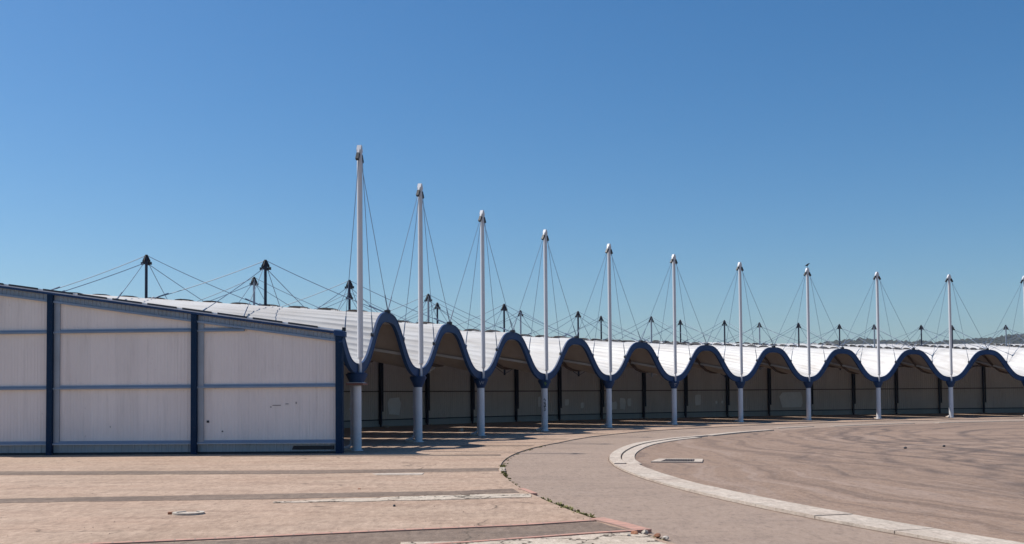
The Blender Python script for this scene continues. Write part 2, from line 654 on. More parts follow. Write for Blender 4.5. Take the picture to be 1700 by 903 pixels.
strip_polys = [
    [(-14.2, 25.5), (-12.16, 25.34), (-8.51, 25.1), (-4.93, 24.86), (-2.6, 24.98), (-0.36, 25.1), (-0.3, 24.01), (-2.5, 23.86), (-4.69, 23.69), (-8.1, 23.91), (-11.61, 24.2), (-14, 24.45)],
    [(-11, 18.05), (-8.78, 18.3), (-6.29, 18.56), (-3.73, 18.83), (-0.91, 19.04), (0.0, 19.5), (0.12, 18.6), (-0.88, 18.35), (-3.53, 17.84), (-6.0, 17.7), (-8.42, 17.56), (-10.6, 17.4)],
    [(-6, 11.95), (-3.37, 12.7), (-1.47, 13.34), (0.07, 13.75), (1.1, 14.22), (1.42, 13.34), (1.09, 13.14), (0.71, 12.97), (-0.37, 12.46), (-3, 11.3), (-5.6, 10.6)],
    [(-8.6, 31.85), (-7.19, 31.62), (-4.0, 31.25), (-0.35, 31.0), (-0.34, 30.3), (-4, 30.55), (-7, 30.9), (-8.5, 31.1)],
]
for poly in strip_polys:
    m = MB().prism(ragged(poly), .02, .034)
    structure(m.build('infill_strip', INFILL))
for k in range(0, NB):
    m = grid(lin(k + .44, k + .56, 2), lin(slab_edge(k + .5) + .3, -2.5, 6), lambda ph, d: P(ph, d, .034))
    structure(m.build('infill_strip', INFILL))

# pale cracked concrete
structure(MB().prism(ragged([(-3.9, 17.33), (-2.54, 17.80), (-1.46, 18.12), (-0.33, 18.34), (0.30, 18.38), (0.3, 17.72), (-.0, 17.74), (-0.32, 17.66), (-.8, 17.5), (-1.4, 17.35), (-2.0, 17.34), (-2.45, 17.2), (-3.1, 17.22), (-3.85, 17.12)], .12, .05), .02, .038).build('pale_concrete_strip', PALE))
structure(MB().prism(ragged([(-1.3, 12.36), (-0.4, 12.36), (0.7, 12.78), (1.08, 12.95), (1.48, 13.08), (1.62, 12.5), (1.72, 12.0), (1.6, 11.2), (-.2, 11.0), (-1.2, 11.6)], .12, .05), .02, .038).build('pale_concrete_corner', PALE))
structure(MB().prism([(-3.1, 23.5), (-2.85, 23.62), (-1.96, 23.62), (-1.97, 23.05), (-2.95, 23.1)], .02, .040).build('pale_concrete_patch', KERBM))


def ribbon(name, pts, w, z0, z1, mat, closed=False):
    """flat bar of width w that follows a polyline"""
    m = MB()
    uv = []
    n = len(pts)
    s = 0
    for i, q in enumerate(pts):
        q = Vector(q + (0,)) if len(q) == 2 else Vector(q)
        a = Vector(tuple(pts[max(i - 1, 0)])[:2] + (0,))
        b = Vector(tuple(pts[min(i + 1, n - 1)])[:2] + (0,))
        t = (b - a).normalized()
        o = Vector((-t.y, t.x, 0)) * w / 2
        if i:
            s += (Vector(tuple(pts[i])[:2]) - Vector(tuple(pts[i - 1])[:2])).length
        for sg, z in ((-1, z0), (-1, z1), (1, z1), (1, z0)):
            m.v.append((q.x + o.x * sg, q.y + o.y * sg, z))
            uv.append((s, .0 if sg < 0 else w))
    for i in range(n - 1):
        for k in range(4):
            a, b = i * 4 + k, i * 4 + (k + 1) % 4
            m.f.append((a, b, b + 4, a + 4))
    m.f.append((0, 1, 2, 3))
    m.f.append((4 * n - 1, 4 * n - 2, 4 * n - 3, 4 * n - 4))
    m.uv = uv
    return m.build(name, mat)


structure(ribbon('brick_edging', [(-6.1, 12.05), (-3.42, 12.82), (-1.48, 13.43), (0.07, 13.86), (1.08, 14.33)], .11, .0, .046, BRICK))
structure(ribbon('brick_edging', [(1.13, 14.52), (1.38, 13.9), (1.6, 13.2)], .22, .0, .05, BRICK))
structure(ribbon('brick_edging', [(1.5, 13.2), (1.08, 13.06), (0.7, 12.89), (-.37, 12.36), (-1.8, 11.75)], .10, .0, .046, BRICK))
structure(ribbon('brick_edging', [(.14, 19.4), (.26, 18.9), (0.36, 18.35)], .11, .0, .044, BRICK))
structure(ribbon('brick_edging', [(-.24, 25.2), (-.26, 24.6), (-.23, 24.1)], .12, .0, .037, KERBM))


# kerb that follows the yard
def arc_pts(p0, p1, dfun, step=.08):
    n = max(2, int(abs(p1 - p0) / step))
    return [tuple(P(p0 + (p1 - p0) * i / n, dfun(p0 + (p1 - p0) * i / n)))[:2] for i in range(n + 1)]


def lerp_tab(tab):
    def f(x):
        if x <= tab[0][0]:
            return tab[0][1]
        for (a, b), (c, d) in zip(tab, tab[1:]):
            if x <= c:
                return b + (d - b) * (x - a) / (c - a)
        return tab[-1][1]
    return f


def kerb_run(name, p0, p1, dfun, w, z0, z1, L=.30):
    n = max(1, int(round((p1 - p0) / L)))
    rr = random.Random(int(p0 * 100))
    for i in range(n):
        a, b = p0 + (p1 - p0) * i / n, p0 + (p1 - p0) * (i + 1) / n
        structure(ribbon(name, arc_pts(a + .0015, b - .0015, dfun, .05), w * rr.uniform(.985, 1.0), z0, z1 + rr.uniform(-.006, .006), KERBM))
    # dark ragged strip laid along the outer edge
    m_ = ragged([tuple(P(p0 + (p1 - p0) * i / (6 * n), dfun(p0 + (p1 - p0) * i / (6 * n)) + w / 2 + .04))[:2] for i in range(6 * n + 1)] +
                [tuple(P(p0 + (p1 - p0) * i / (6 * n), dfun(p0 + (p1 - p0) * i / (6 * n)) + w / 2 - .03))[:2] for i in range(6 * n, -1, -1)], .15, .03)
    structure(MB().prism(m_, -.02, .004).build('dark_edge_strip', INFILL))


ko = lerp_tab([(-6, -7.9), (-2, -8.0), (-1, -8.04), (0, -8.24), (.8, -8.32), (1.6, -8.6), (2.3, -9.1), (3.9, -9.2)])
yi = grid(KE, [-30, -24, -18, -14, -11, 0], lambda ph, d: P(ph, (ko(ph) - .5) if d == 0 else d, .004))
structure(yi.build('inner_yard', ASPH_IN))
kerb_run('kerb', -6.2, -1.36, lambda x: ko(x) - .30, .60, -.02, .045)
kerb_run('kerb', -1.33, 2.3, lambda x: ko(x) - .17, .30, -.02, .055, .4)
structure(ribbon('kerb_channel', arc_pts(-1.33, 2.0, lambda x: ko(x) - .36 - .17 * (1 if x > -.9 else 1)), .34, -.02, .03, KERBM))
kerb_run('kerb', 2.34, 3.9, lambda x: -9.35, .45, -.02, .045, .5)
for a, b, d in ((4.5, 5.2, -8.2), (5.4, 6.9, -8.8), (7.2, 13.5, -9.3)):
    structure(ribbon('kerb', arc_pts(a, b, lambda x: d), .35, -.02, .03, KERBM))

# ------------------------------------------------------------------ hills
ridge = lerp_tab([(100, 0), (500, 70), (873, 139), (933, 145), (984, 149), (1068, 145), (1170, 141), (1272, 145), (1340, 148), (1391, 155), (1442, 161), (1780, 190), (2400, 210), (3400, 120), (4200, 0)])


def hz(x, v):
    # v: -1 foot near, 0 ridge, 1 foot far
    h = ridge(x) * (1 - abs(v)) ** .8
    return h + 6 * noise.noise(Vector((x * .004, v * 3, 0))) * (1 - abs(v)) - .5


hm = grid(lin(100, 4200, 110), lin(-1, 1, 24), lambda x, v: (x, 3000 + v * 900, hz(x, v)))
structure(hm.build('hills', HILLM, smooth=True))
fm = MB()
ico_v = [(0, 0, 1)] + [(cos(a) * .9, sin(a) * .9, .45) for a in [i * 2 * pi / 5 for i in range(5)]] + [(cos(a), sin(a), -.3) for a in [(i + .5) * 2 * pi / 5 for i in range(5)]]
ico_f = [(0, 1 + i, 1 + (i + 1) % 5) for i in range(5)] + [(1 + i, 6 + i, 1 + (i + 1) % 5) for i in range(5)] + [(1 + (i + 1) % 5, 6 + i, 6 + (i + 1) % 5) for i in range(5)]
for i in range(5200):
    x = random.uniform(700, 2300)
    v = -abs(random.gauss(0, .22)) if i % 3 else random.uniform(-.9, .05)
    v = max(v, -.98)
    s = random.uniform(4, 9) * (1 if random.random() > .06 else 1.35)
    z = hz(x, v)
    fm.add([(x + q[0] * s * random.uniform(.7, 1.25), 3000 + v * 900 + q[1] * s, z + 2 + (q[2] + .3) * s * random.uniform(.5, .95)) for q in ico_v], ico_f)
tag(fm.build('far_forest', LEAFM), 'dark wooded ridge on the horizon behind the right end of the hall roof', 'forest', kind='stuff')

# ------------------------------------------------------------------ the market hall
hall = bpy.data.objects.new('market_hall', None)
COL.objects.link(hall)
tag(hall, 'long curved open market hall with wavy white roof, navy edge beam and tall cable-stayed masts', 'market hall')

# ---- roof sheet with ribs that run outwards, open slots along every crest
NR = 36
SLOT_W = .078
rib = [(0, 0), (.30, 0), (.42, 1), (.58, 1), (.70, 0)]


def roof_cols():
    out = []
    for b in range(NB):
        n = NR if b < 8 else 20
        for r in range(n):
            for q, h in rib:
                ph = b + (r + q) / n
                out.append((ph, h))
    out.append((float(NB) - .2, 0))
    cols = [c for c in out if PH0 + .005 < c[0] <= NB - .2]
    # part before mast 0
    pre = []
    n = NR
    for r in range(-8, 0):
        for q, h in rib:
            ph = (r + q) / n
            if ph > PH0 + .004:
                pre.append((ph, h))
    cols = [(PH0, 0)] + pre + cols
    # exact slot edges
    for b in range(NB):
        for e in (b + .5 - SLOT_W, b + .5 + SLOT_W):
            if e < NB - .2:
                cols.append((e, 0))
    return sorted(set(cols))


slots = []
d_ = .75
while d_ + .98 < 12.9:
    slots.append((d_, d_ + .94))
    d_ += 1.10
rows = [-.01]
for a, b in slots:
    rows += [a, (a + b) / 2, b]
rows += [12.9, 13.3, 13.8]
cols = roof_cols()


def in_slot(pa, pb, da, db):
    m = ((pa + pb) / 2) % 1
    if abs(m - .5) > SLOT_W:
        return False
    md = (da + db) / 2
    return any(a < md < b for a, b in slots)


def roof_pt(ph, d, lift=0.0):
    dz = (roof_z(ph + .002, d) - roof_z(ph - .002, d)) / .004
    ds_ = (P(ph + .002, d) - P(ph - .002, d)).length / .004
    t, o = frame(ph)
    n = (Vector((0, 0, 1)) - t * (dz / ds_)).normalized()
    q = P(ph, d, roof_z(ph, d))
    return q + n * lift


rm = MB()
nr = len(rows)
uv = []
for ph, h in cols:
    for d in rows:
        rm.v.append(tuple(roof_pt(ph, d, (.020 if ph < 1 else .016 if ph < 2.4 else .011) * h)))
        uv.append((ph * 6.2, d))
rm.uv = uv
for i in range(len(cols) - 1):
    for j in range(nr - 1):
        if in_slot(cols[i][0], cols[i + 1][0], rows[j], rows[j + 1]):
            continue
        rm.f.append((i * nr + j, i * nr + j + 1, (i + 1) * nr + j + 1, (i + 1) * nr + j))
roof = rm.build('roof', ROOFM, hall, smooth=45)

scol = [PH0] + [k / 16 for k in range(-3, NB * 16 - 3)]
scol = sorted(set(scol + [b + .5 + s * SLOT_W for b in range(NB) for s in (-1, 1)]))
scol = [c for c in scol if PH0 <= c <= NB - .2]
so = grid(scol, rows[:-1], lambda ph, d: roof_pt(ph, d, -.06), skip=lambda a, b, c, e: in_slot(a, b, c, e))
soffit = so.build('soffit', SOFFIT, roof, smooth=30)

# curled vent lips over the far side of each crest slot
for b in range(NB):
    if b + .5 > NB - .3:
        continue
    m = MB()
    for (a, c) in slots:
        pts = []
        for d in lin(a - .03, c + .03, 6):
            e = (d - a) / (c - a)
            arch = max(0, 1 - (2 * e - 1) ** 4)
            row = []
            for k in range(5):
                s = k / 4
                ph = b + .5 + SLOT_W + .012 - s * .026
                q = P(ph, d, roof_z(ph, d) + .012 + (.10 * math.sin(s * pi / 2)) * arch)
                row.append(q)
            pts.append(row)
        k0 = len(m.v)
        for lift in (0, .012):
            for row in pts:
                for q in row:
                    m.v.append((q.x, q.y, q.z + lift))
        N, K = len(pts), 5
        for i in range(N - 1):
            for k in range(K - 1):
                a0 = k0 + i * K + k
                m.f.append((a0, a0 + K, a0 + K + 1, a0 + 1))
                a1 = a0 + N * K
                m.f.append((a1, a1 + 1, a1 + K + 1, a1 + K))
        for i in range(N - 1):
            a0 = k0 + i * K + K - 1
            m.f.append((a0, a0 + K, a0 + K + N * K, a0 + N * K))
    m.build('crest_vent', ROOFM, roof, smooth=40)

# ---- edge beam (curved box with lips)
def wave_beam(name, mat, d0, d1, ztop, zbot, p0, p1, parent, per=32, lab=None):
    n = int((p1 - p0) * per)
    m = MB()
    for i in range(n + 1):
        ph = p0 + (p1 - p0) * i / n
        for d, l in ((d0, zbot), (d1, zbot), (d1, ztop), (d0, ztop)):
            dz = (roof_z(ph + .002, d) - roof_z(ph - .002, d)) / .004
            ds_ = (P(ph + .002, d) - P(ph - .002, d)).length / .004
            t, o = frame(ph)
            nn = (Vector((0, 0, 1)) - t * (dz / ds_)).normalized()
            # follow the wave of the roof edge itself, so that the web stays vertical
            zc = roof_z(ph, (d0 + d1) / 2)
            q = P(ph, d, zc) + nn * l
            m.v.append(tuple(q))
    for i in range(n):
        for k in range(4):
            a, b = i * 4 + k, i * 4 + (k + 1) % 4
            m.f.append((a, b, b + 4, a + 4))
    m.f += [(3, 2, 1, 0), tuple(4 * n + k for k in range(4))]
    return m.build(name, mat, parent, smooth=40, label=lab)


eb = wave_beam('edge_beam', NAVY, -.05, .03, -.005, -.27, PH0 + .005, NB - .3, hall)
wave_beam('beam_flange', NAVY, -.062, .012, .036, -.002, PH0 + .005, NB - .3, eb)
wave_beam('beam_flange', NAVY, -.062, .06, -.272, -.30, PH0 + .005, NB - .3, eb)
for d in (2.1, 4.5, 9.0):
    wave_beam('roof_rib', BROWN, d - .06, d + .06, -.07, -.185, PH0 + .05, NB - .3, hall, 16)
for b in range(NB):
    for q in (.2, .36, .64, .8):
        if b + q > NB - .3:
            continue
        m = MB()
        for a, c in zip(lin(.1, 13.3, 6), lin(.1, 13.3, 6)[1:]):
            m.beam(roof_pt(b + q, a, -.12), roof_pt(b + q, c, -.12), .07, .10)
        m.build('purlin', PURL, hall)

# ---- columns, collars, masts, cables
def fin(m, top, base_dir, r, drop, th, up=Vector((0, 0, 1))):
    """a tapered fin that slopes down and out from the mast tip"""
    s = up.cross(base_dir).normalized() * th / 2
    prof = [(0.0, 0.0), (.045, .0), (r, -drop), (r - .035, -drop - .09), (0.0, -drop * .5)]
    a = [top + base_dir * x + up * z - s for x, z in prof]
    b = [top + base_dir * x + up * z + s for x, z in prof]
    n = len(prof)
    m.add(a + b, [tuple(range(n - 1, -1, -1)), tuple(range(n, 2 * n))] + [(i, (i + 1) % n, n + (i + 1) % n, n + i) for i in range(n)])


def cable(a, b, r, parent, sag=0.0, name='cable', buckle=True):
    a, b = Vector(a), Vector(b)
    n = 8
    pts, rr = [], []
    for i in range(n + 1):
        s = i / n
        q = a.lerp(b, s)
        q.z -= sag * 4 * s * (1 - s)
        pts.append(q)
        rr.append(r)
    m = MB().sweep(pts, rr, 6)
    if buckle:
        u = (b - a).normalized()
        L = (b - a).length
        m.tube(b - u * min(.62, L * .2), b - u * .05, r * 1.9, n=8)
        m.box(b, u, u.orthogonal().normalized(), u.cross(u.orthogonal().normalized()), .05, .035, .05)
    return m


def bez_strokes(m, o, ux, uy, strokes, th, off):
    n = ux.cross(uy).normalized() * off
    for st in strokes:
        for (x0, y0), (x1, y1) in zip(st, st[1:]):
            a = o + ux * x0 + uy * y0 + n
            b = o + ux * x1 + uy * y1 + n
            if (b - a).length > 1e-4:
                m.beam(a, b, th, .004, up=n)


cables_left = 96
CAB_REST = MB()
MZ = 9.8
for k in range(0, NB):
    t, o = frame(k)
    base = P(k, 0, .03)
    c = MB()
    zt = 2.09
    c.tube(base, P(k, 0, zt), .148, n=24)
    c.tube(base, P(k, 0, .055), .20, n=24)
    col = c.build('column', COLP, hall, smooth=40)
    fl = MB()
    if k == 0:
        fl.tube(P(k, 0, 2.20), P(k, 0, 2.47), .235, .36, n=28)
    else:
        fl.tube(P(k, 0, zt), P(k, 0, 2.46), .155, .325, n=28)
    fl.tube(P(k, 0, 2.46 if k else 2.47), P(k, 0, 2.50 if k else 2.51), .30, n=24)
    fl.build('collar', NAVY, col, smooth=35)
    if k == 0:
        m = MB().box(P(k, 0, 2.145), t, o, (0, 0, 1), .26, .28, .03)
        m.build('bearing_plate', RUST, col, bevel=.006)
        m = MB().box(P(k, 0, 2.185), t, o, (0, 0, 1), .22, .24, .012)
        m.build('bearing_plate', FLASH, col)
    # downpipe from the valley, on the hall side
    dp = MB()
    q = P(k, .0) - t * -.10 + o * .19
    q0 = Vector((q.x, q.y, 2.1))
    dp.sweep([Vector((q.x, q.y, 2.55)) - o * .1, Vector((q.x, q.y, 2.38)), Vector((q.x, q.y, 1.2)), Vector((q.x, q.y, .38)),
              Vector((q.x, q.y, .22)) + o * .03, Vector((q.x, q.y, .14)) + o * .14, Vector((q.x, q.y, .09)) + o * .34], .052, 12)
    dp.box(Vector((q.x, q.y, 1.35)), t, o, (0, 0, 1), .075, .065, .02)
    dp.build('downpipe', COLP, col, smooth=50)
    ft = MB()
    ft.box(P(k, .30, .07) + t * .02, t, o, (0, 0, 1), .16, .17, .045)
    ft.build('concrete_footing', KERBM, col, bevel=.02)
    # graffiti
    cam_dir = (Vector((0, 0, EYE)) - P(k, 0, EYE)).normalized()
    side = Vector((-cam_dir.y, cam_dir.x, 0)).normalized()
    up = Vector((0, 0, 1))
    if k == 3:
        m = MB()
        rr = random.Random(5)
        pt = P(k, 0, 0) + cam_dir.normalized() * .152
        for z0, shp in ((1.52, [(-.05, .0), (.0, .07), (.05, -.02), (.01, -.06)]),
                        (1.36, [(-.06, .06), (.04, .04), (-.04, -.02), (.06, -.05), (.0, .05)]),
                        (1.22, [(-.05, .05), (.05, .05), (.0, -.05), (-.05, .0), (.06, .0)]),
                        (1.08, [(-.02, .08), (-.03, -.07), (.03, -.06), (.03, .06)])):
            bez_strokes(m, Vector((pt.x, pt.y, z0)), side, up, [shp], .022, .004)
        m.build('graffiti', SCRAWL, col, label='black scrawled graffiti on the column')
    collar_marks = {2: (PALEP, [[(-.06, .09), (-.02, -.06), (.04, .1), (.08, -.04), (.13, .09)]], 'pale scrawl on the collar'),
                    3: (GREENP, [[(-.03, .08), (.08, .1), (-.02, .0), (.1, .03), (.02, -.08)]], 'green scrawl on the collar'),
                    5: (PALEP, [[(.0, .1), (.1, .08), (.02, .02), (.1, -.02), (.02, -.09)], [(.1, .12), (.16, .05)]], 'pale scrawl on the collar')}
    if k in collar_marks:
        mt, st, lb = collar_marks[k]
        m = MB()
        pt = P(k, 0, 2.30) + cam_dir * .262
        bez_strokes(m, Vector((pt.x, pt.y, 2.30)), side, (up + cam_dir * .5).normalized(), st, .02, .006)
        m.build('graffiti', mt, col, label=lb)

    # mast
    mp = P(k, -.115)
    mm = MB()
    mm.tube((mp.x, mp.y, 2.47), (mp.x, mp.y, 2.92), .05, n=16)
    mm.tube((mp.x, mp.y, 2.92), (mp.x, mp.y, 2.99), .05, .094, n=20)
    mm.tube((mp.x, mp.y, 2.99), (mp.x, mp.y, MZ - .55), .094, .086, n=24)
    mm.tube((mp.x, mp.y, MZ - .55), (mp.x, mp.y, MZ - .1), .086, .065, n=24)
    mast = mm.build('mast', WHITE_M, hall, smooth=40)
    hd = MB()
    top = Vector((mp.x, mp.y, MZ))
    hd.tube((mp.x, mp.y, MZ - .12), (mp.x, mp.y, MZ), .075, .03, n=16)
    for sg in (-1, 1):
        fin(hd, top, t * sg, .19, .30, .07)
        fin(hd, top, t * sg, .12, .16, .14)
    hd.build('mast_head', FLASH, mast, smooth=30)
    for sg in (-1, 1):
        ck = MB()
        q = top + t * sg * .20 + Vector((0, 0, -.40))
        ck.box(q, (t * sg + Vector((0, 0, -1.6))).normalized(), o, (Vector((0, 0, 1)) + t * sg * 1.6).normalized(), .13, .05, .05)
        q2 = top + t * sg * .11 + Vector((0, 0, -.27))
        ck.beam(q2, q + Vector((0, 0, .05)), .05, .06, up=o)
        ck.build('cable_clevis', IRON, mast)
    for dp_ in (-.5, -.25, .25, .5):
        if k + dp_ < PH0 - .02:
            continue
        a = top + t * (.20 if dp_ > 0 else -.20) + Vector((0, 0, -.48)) + o * (.02 if abs(dp_) > .3 else -.03)
        pb = max(k + dp_, PH0 + .02)
        if pb > NB - .3:
            continue
        b = P(pb, -.03, roof_z(pb, 0) + .10)
        cab = cable(a, b, .0105, mast)
        if cables_left > 0:
            cab.build('cable', CABLE, mast, smooth=50)
            cables_left -= 1
        else:
            CAB_REST.add(cab.v, cab.f)
    # anchors on the beam
    for q in (.5, .25, -.25):
        pb = k + q
        if PH0 - .02 <= pb < NB - .3:
            tt, oo = frame(pb)
            ak = MB()
            s = .085 if q == .5 else .05
            ak.box(P(max(pb, PH0 + .02), -.02, roof_z(pb, 0) + .07), tt, oo, (0, 0, 1), s, s, .055)
            ak.build('cable_anchor', IRON, eb, bevel=.01)

# short flying masts along the crests, two rows
for row, (dph, dd, ztop) in enumerate(((.51, 4.5, 6.66), (.527, 9.15, 7.0))):
    for k in range(0, NB):
        ph = k + dph
        if ph > NB - .35:
            continue
        t, o = frame(ph)
        base = P(ph, dd)
        zb = 2.85 if row == 0 else 3.5
        mm = MB()
        mm.tube((base.x, base.y, zb), (base.x, base.y, ztop - .10), .055, .05, n=14)
        for sg in (-1, 1):
            e = roof_pt(ph + sg * .34, dd, -.15)
            mm.tube((base.x, base.y, zb + .06), e, .016, n=6)
        fm_ = mm.build('roof_mast', GALV if (k + row) % 3 == 2 else NAVY_D, hall, smooth=40)
        hd = MB()
        top = Vector((base.x, base.y, ztop))
        hd.tube((base.x, base.y, ztop - .26), (base.x, base.y, ztop), .05, .02, n=12)
        for dr in (t, -t, o, -o):
            fin(hd, top, dr, .16, .23, .025)
            hd.box(top + dr * .165 + Vector((0, 0, -.32)), dr, Vector((0, 0, 1)).cross(dr), (0, 0, 1), .04, .03, .05)
        hd.build('mast_head', IRON, fm_)
        ends = []
        for q in (-.74, -.25, .25, .74):
            ends.append((ph + q, dd, (t if q > 0 else -t)))
        ends.append((ph, dd - 4.4, -o))
        ends.append((ph, min(dd + 4.3, 13.2), o))
        for pe, de, dr in ends:
            if pe < PH0 - .03 or pe > NB - .3:
                continue
            pe = max(pe, PH0 + .01)
            hi = de != dd
            a = top + dr * (.06 if hi else .18) + Vector((0, 0, -.05 if hi else -.34))
            b = P(pe, de, roof_z(pe, de) + .04)
            cab = cable(a, b, .0125, fm_, sag=.06 if hi else .03)
            if cables_left > 0:
                cab.build('cable', CABLE, fm_, smooth=50)
                cables_left -= 1
            else:
                CAB_REST.add(cab.v, cab.f)
if CAB_REST.v:
    o_ = CAB_REST.build('cable', CABLE, hall)
    o_['kind'] = 'stuff'

# ---- end wall (faces the camera), straight along the first radius
et, eo = frame(PH0)
EO = (P(PH0, 1) - P(PH0, 0)).normalized()        # outwards (to the left)
EN = Vector((EO.y, -EO.x, 0))                     # candidate normal
if EN.dot(Vector((0, 0, 0)) - P(PH0, 5)) < 0:
    EN = -EN                                      # towards the camera
ED = 13.6


def ew(d, out, z):
    q = P(PH0, 0) + EO * d + EN * out
    return Vector((q.x, q.y, z))


def etop(d):
    return 3.70 + .147 * d + .02


cm = MB()
pitch = .105
n = int(ED / pitch)
prev = None
for i in range(n):
    for s, ofs in ((0, 0), (.55, 0), (.68, .0045), (.87, .0045)):
        d = (i + s) * pitch
        z1 = etop(d) - .30
        cm.v += [tuple(ew(d, ofs, .40)), tuple(ew(d, ofs, z1))]
for i in range(len(cm.v) // 2 - 1):
    cm.f.append((2 * i, 2 * i + 1, 2 * i + 3, 2 * i + 2))
endw = cm.build('end_wall', CLAD, hall)
# dark lining behind the cladding gives it thickness
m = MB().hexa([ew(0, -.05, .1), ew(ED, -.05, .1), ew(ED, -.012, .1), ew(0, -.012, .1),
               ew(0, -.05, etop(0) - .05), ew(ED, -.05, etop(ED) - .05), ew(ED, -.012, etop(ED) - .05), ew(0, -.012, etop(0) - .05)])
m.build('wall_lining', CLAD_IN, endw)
# kick panel below the bottom rail
km = MB()
for i in range(int(ED / .21)):
    for s, ofs in ((0, -.008), (.6, -.008), (.7, .01), (.9, .01)):
        d = (i + s) * .21
        km.v += [tuple(ew(d, ofs, .10)), tuple(ew(d, ofs, .40))]
for i in range(len(km.v) // 2 - 1):
    km.f.append((2 * i, 2 * i + 1, 2 * i + 3, 2 * i + 2))
km.build('kick_panel', KICK, endw)
MB().hexa([ew(-.02, -.04, .0), ew(ED, -.04, .0), ew(ED, .005, .0), ew(-.02, .005, .0), ew(-.02, -.04, .10), ew(ED, -.04, .10), ew(ED, .005, .10), ew(-.02, .005, .10)]).build('base_channel', IRON, endw)
# dark plate painted as the shade inside a low vent opening
MB().hexa([ew(.25, .0, .15), ew(1.55, .0, .15), ew(1.55, .02, .15), ew(.25, .02, .15), ew(.25, .0, .27), ew(1.5, .0, .27), ew(1.5, .02, .27), ew(.3, .02, .27)]).build('vent_shade_plate', IRON, endw)


def bar(d0, d1, z0, z1, out0, out1, slope=False):
    """bar on the wall; z0,z1 either flat or measured down from the sloping top"""
    f = (lambda d, z: etop(d) + z) if slope else (lambda d, z: z)
    return MB().hexa([ew(d0, out0, f(d0, z0)), ew(d1, out0, f(d1, z0)), ew(d1, out1, f(d1, z0)), ew(d0, out1, f(d0, z0)),
                      ew(d0, out0, f(d0, z1)), ew(d1, out0, f(d1, z1)), ew(d1, out1, f(d1, z1)), ew(d0, out1, f(d0, z1))])


posts = [0.09, 4.55, 9.07]
for i, d in enumerate(posts):
    w = .09
    m = bar(d - w, d + w, .01, etop(d) - .075, .012, .16)
    if i == 0:
        m.add(*(lambda b: (b.v, b.f))(bar(d - w - .035, d - w, .01, etop(d) - .1, -.05, .17)))
    m.build('post', POSTM, endw, bevel=.01)
    if i:
        MB().hexa([ew(d - w - .19, .018, .41), ew(d - w - .004, .018, .41), ew(d - w - .004, .055, .41), ew(d - w - .19, .055, .41)] +
                  [ew(d - w - .19, .018, etop(d) - .33), ew(d - w - .004, .018, etop(d) - .33), ew(d - w - .004, .055, etop(d) - .33), ew(d - w - .19, .055, etop(d) - .33)]).build('door_track', GALV, endw)
spans = [(.18, 4.46), (4.64, 8.98), (9.16, 13.5)]
for i, (a, b) in enumerate(spans):
    for z in (.40, 2.10, 3.83):
        bb = b
        aa = a
        if z == 3.83 and i == 0:
            aa = 3.0
        m = bar(aa, bb, z - .045, z - .008, .02, .10)
        m.add(*(lambda q: (q.v, q.f))(bar(aa, bb, z - .009, z + .05, .02, .045)))
        m.build('girt', RAIL, endw)
        bar(aa, bb, z - .062, z - .047, .022, .105).build('girt_lip', FLASH if z < 1 else GALV, endw)
# sloping head: flashing, navy line, ribbed band, channel
bar(-.05, ED, -.02, .012, -.10, .14, True).build('roof_flashing', FLASH, endw)
bar(-.06, ED, -.085, -.022, -.02, .15, True).build('verge_trim', NAVY, endw)
rb = MB()
for i in range(int(ED / .13)):
    for s, ofs in ((0, .03), (.6, .03), (.7, .045), (.9, .045)):
        d = (i + s) * .13 + .02
        rb.v += [tuple(ew(d, ofs, etop(d) - .27)), tuple(ew(d, ofs, etop(d) - .08))]
for i in range(len(rb.v) // 2 - 1):
    rb.f.append((2 * i, 2 * i + 1, 2 * i + 3, 2 * i + 2))
rb.build('head_band', GALV, endw)
for a, b in spans:
    bar(a, b, -.325, -.265, .02, .11, True).build('head_channel', RAIL, endw)
bar(-.12, .22, -.15, .02, -.1, .19, True).build('corner_cap', NAVY, endw, bevel=.015)
# solid dark bars paint the shade of the gaps under the raised roof edge
for (a, b) in slots:
    bar(a + .02, b - .02, .012, .075, -.09, -.01, True).build('gap_shade_bar', GAP_SHADE_BITS, endw)
bar(0, ED, .012, .06, -.16, -.10, True).build('roof_closure_back', FLASH, endw)
# small scuffs on the wall
for (dx, z, w, h) in ((2.02, 1.50, .13, .008), (2.2, 1.45, .02, .012), (1.7, 1.54, .05, .008), (1.42, 1.57, .012, .03), (4.15, 1.02, .04, .035), (3.7, .72, .02, .02), (7.2, .88, .015, .012)):
    MB().box(ew(dx, .012, z), EO, EN, (0, 0, 1), w, .002, h).build('scuff', GAP_SHADE_BITS, endw)

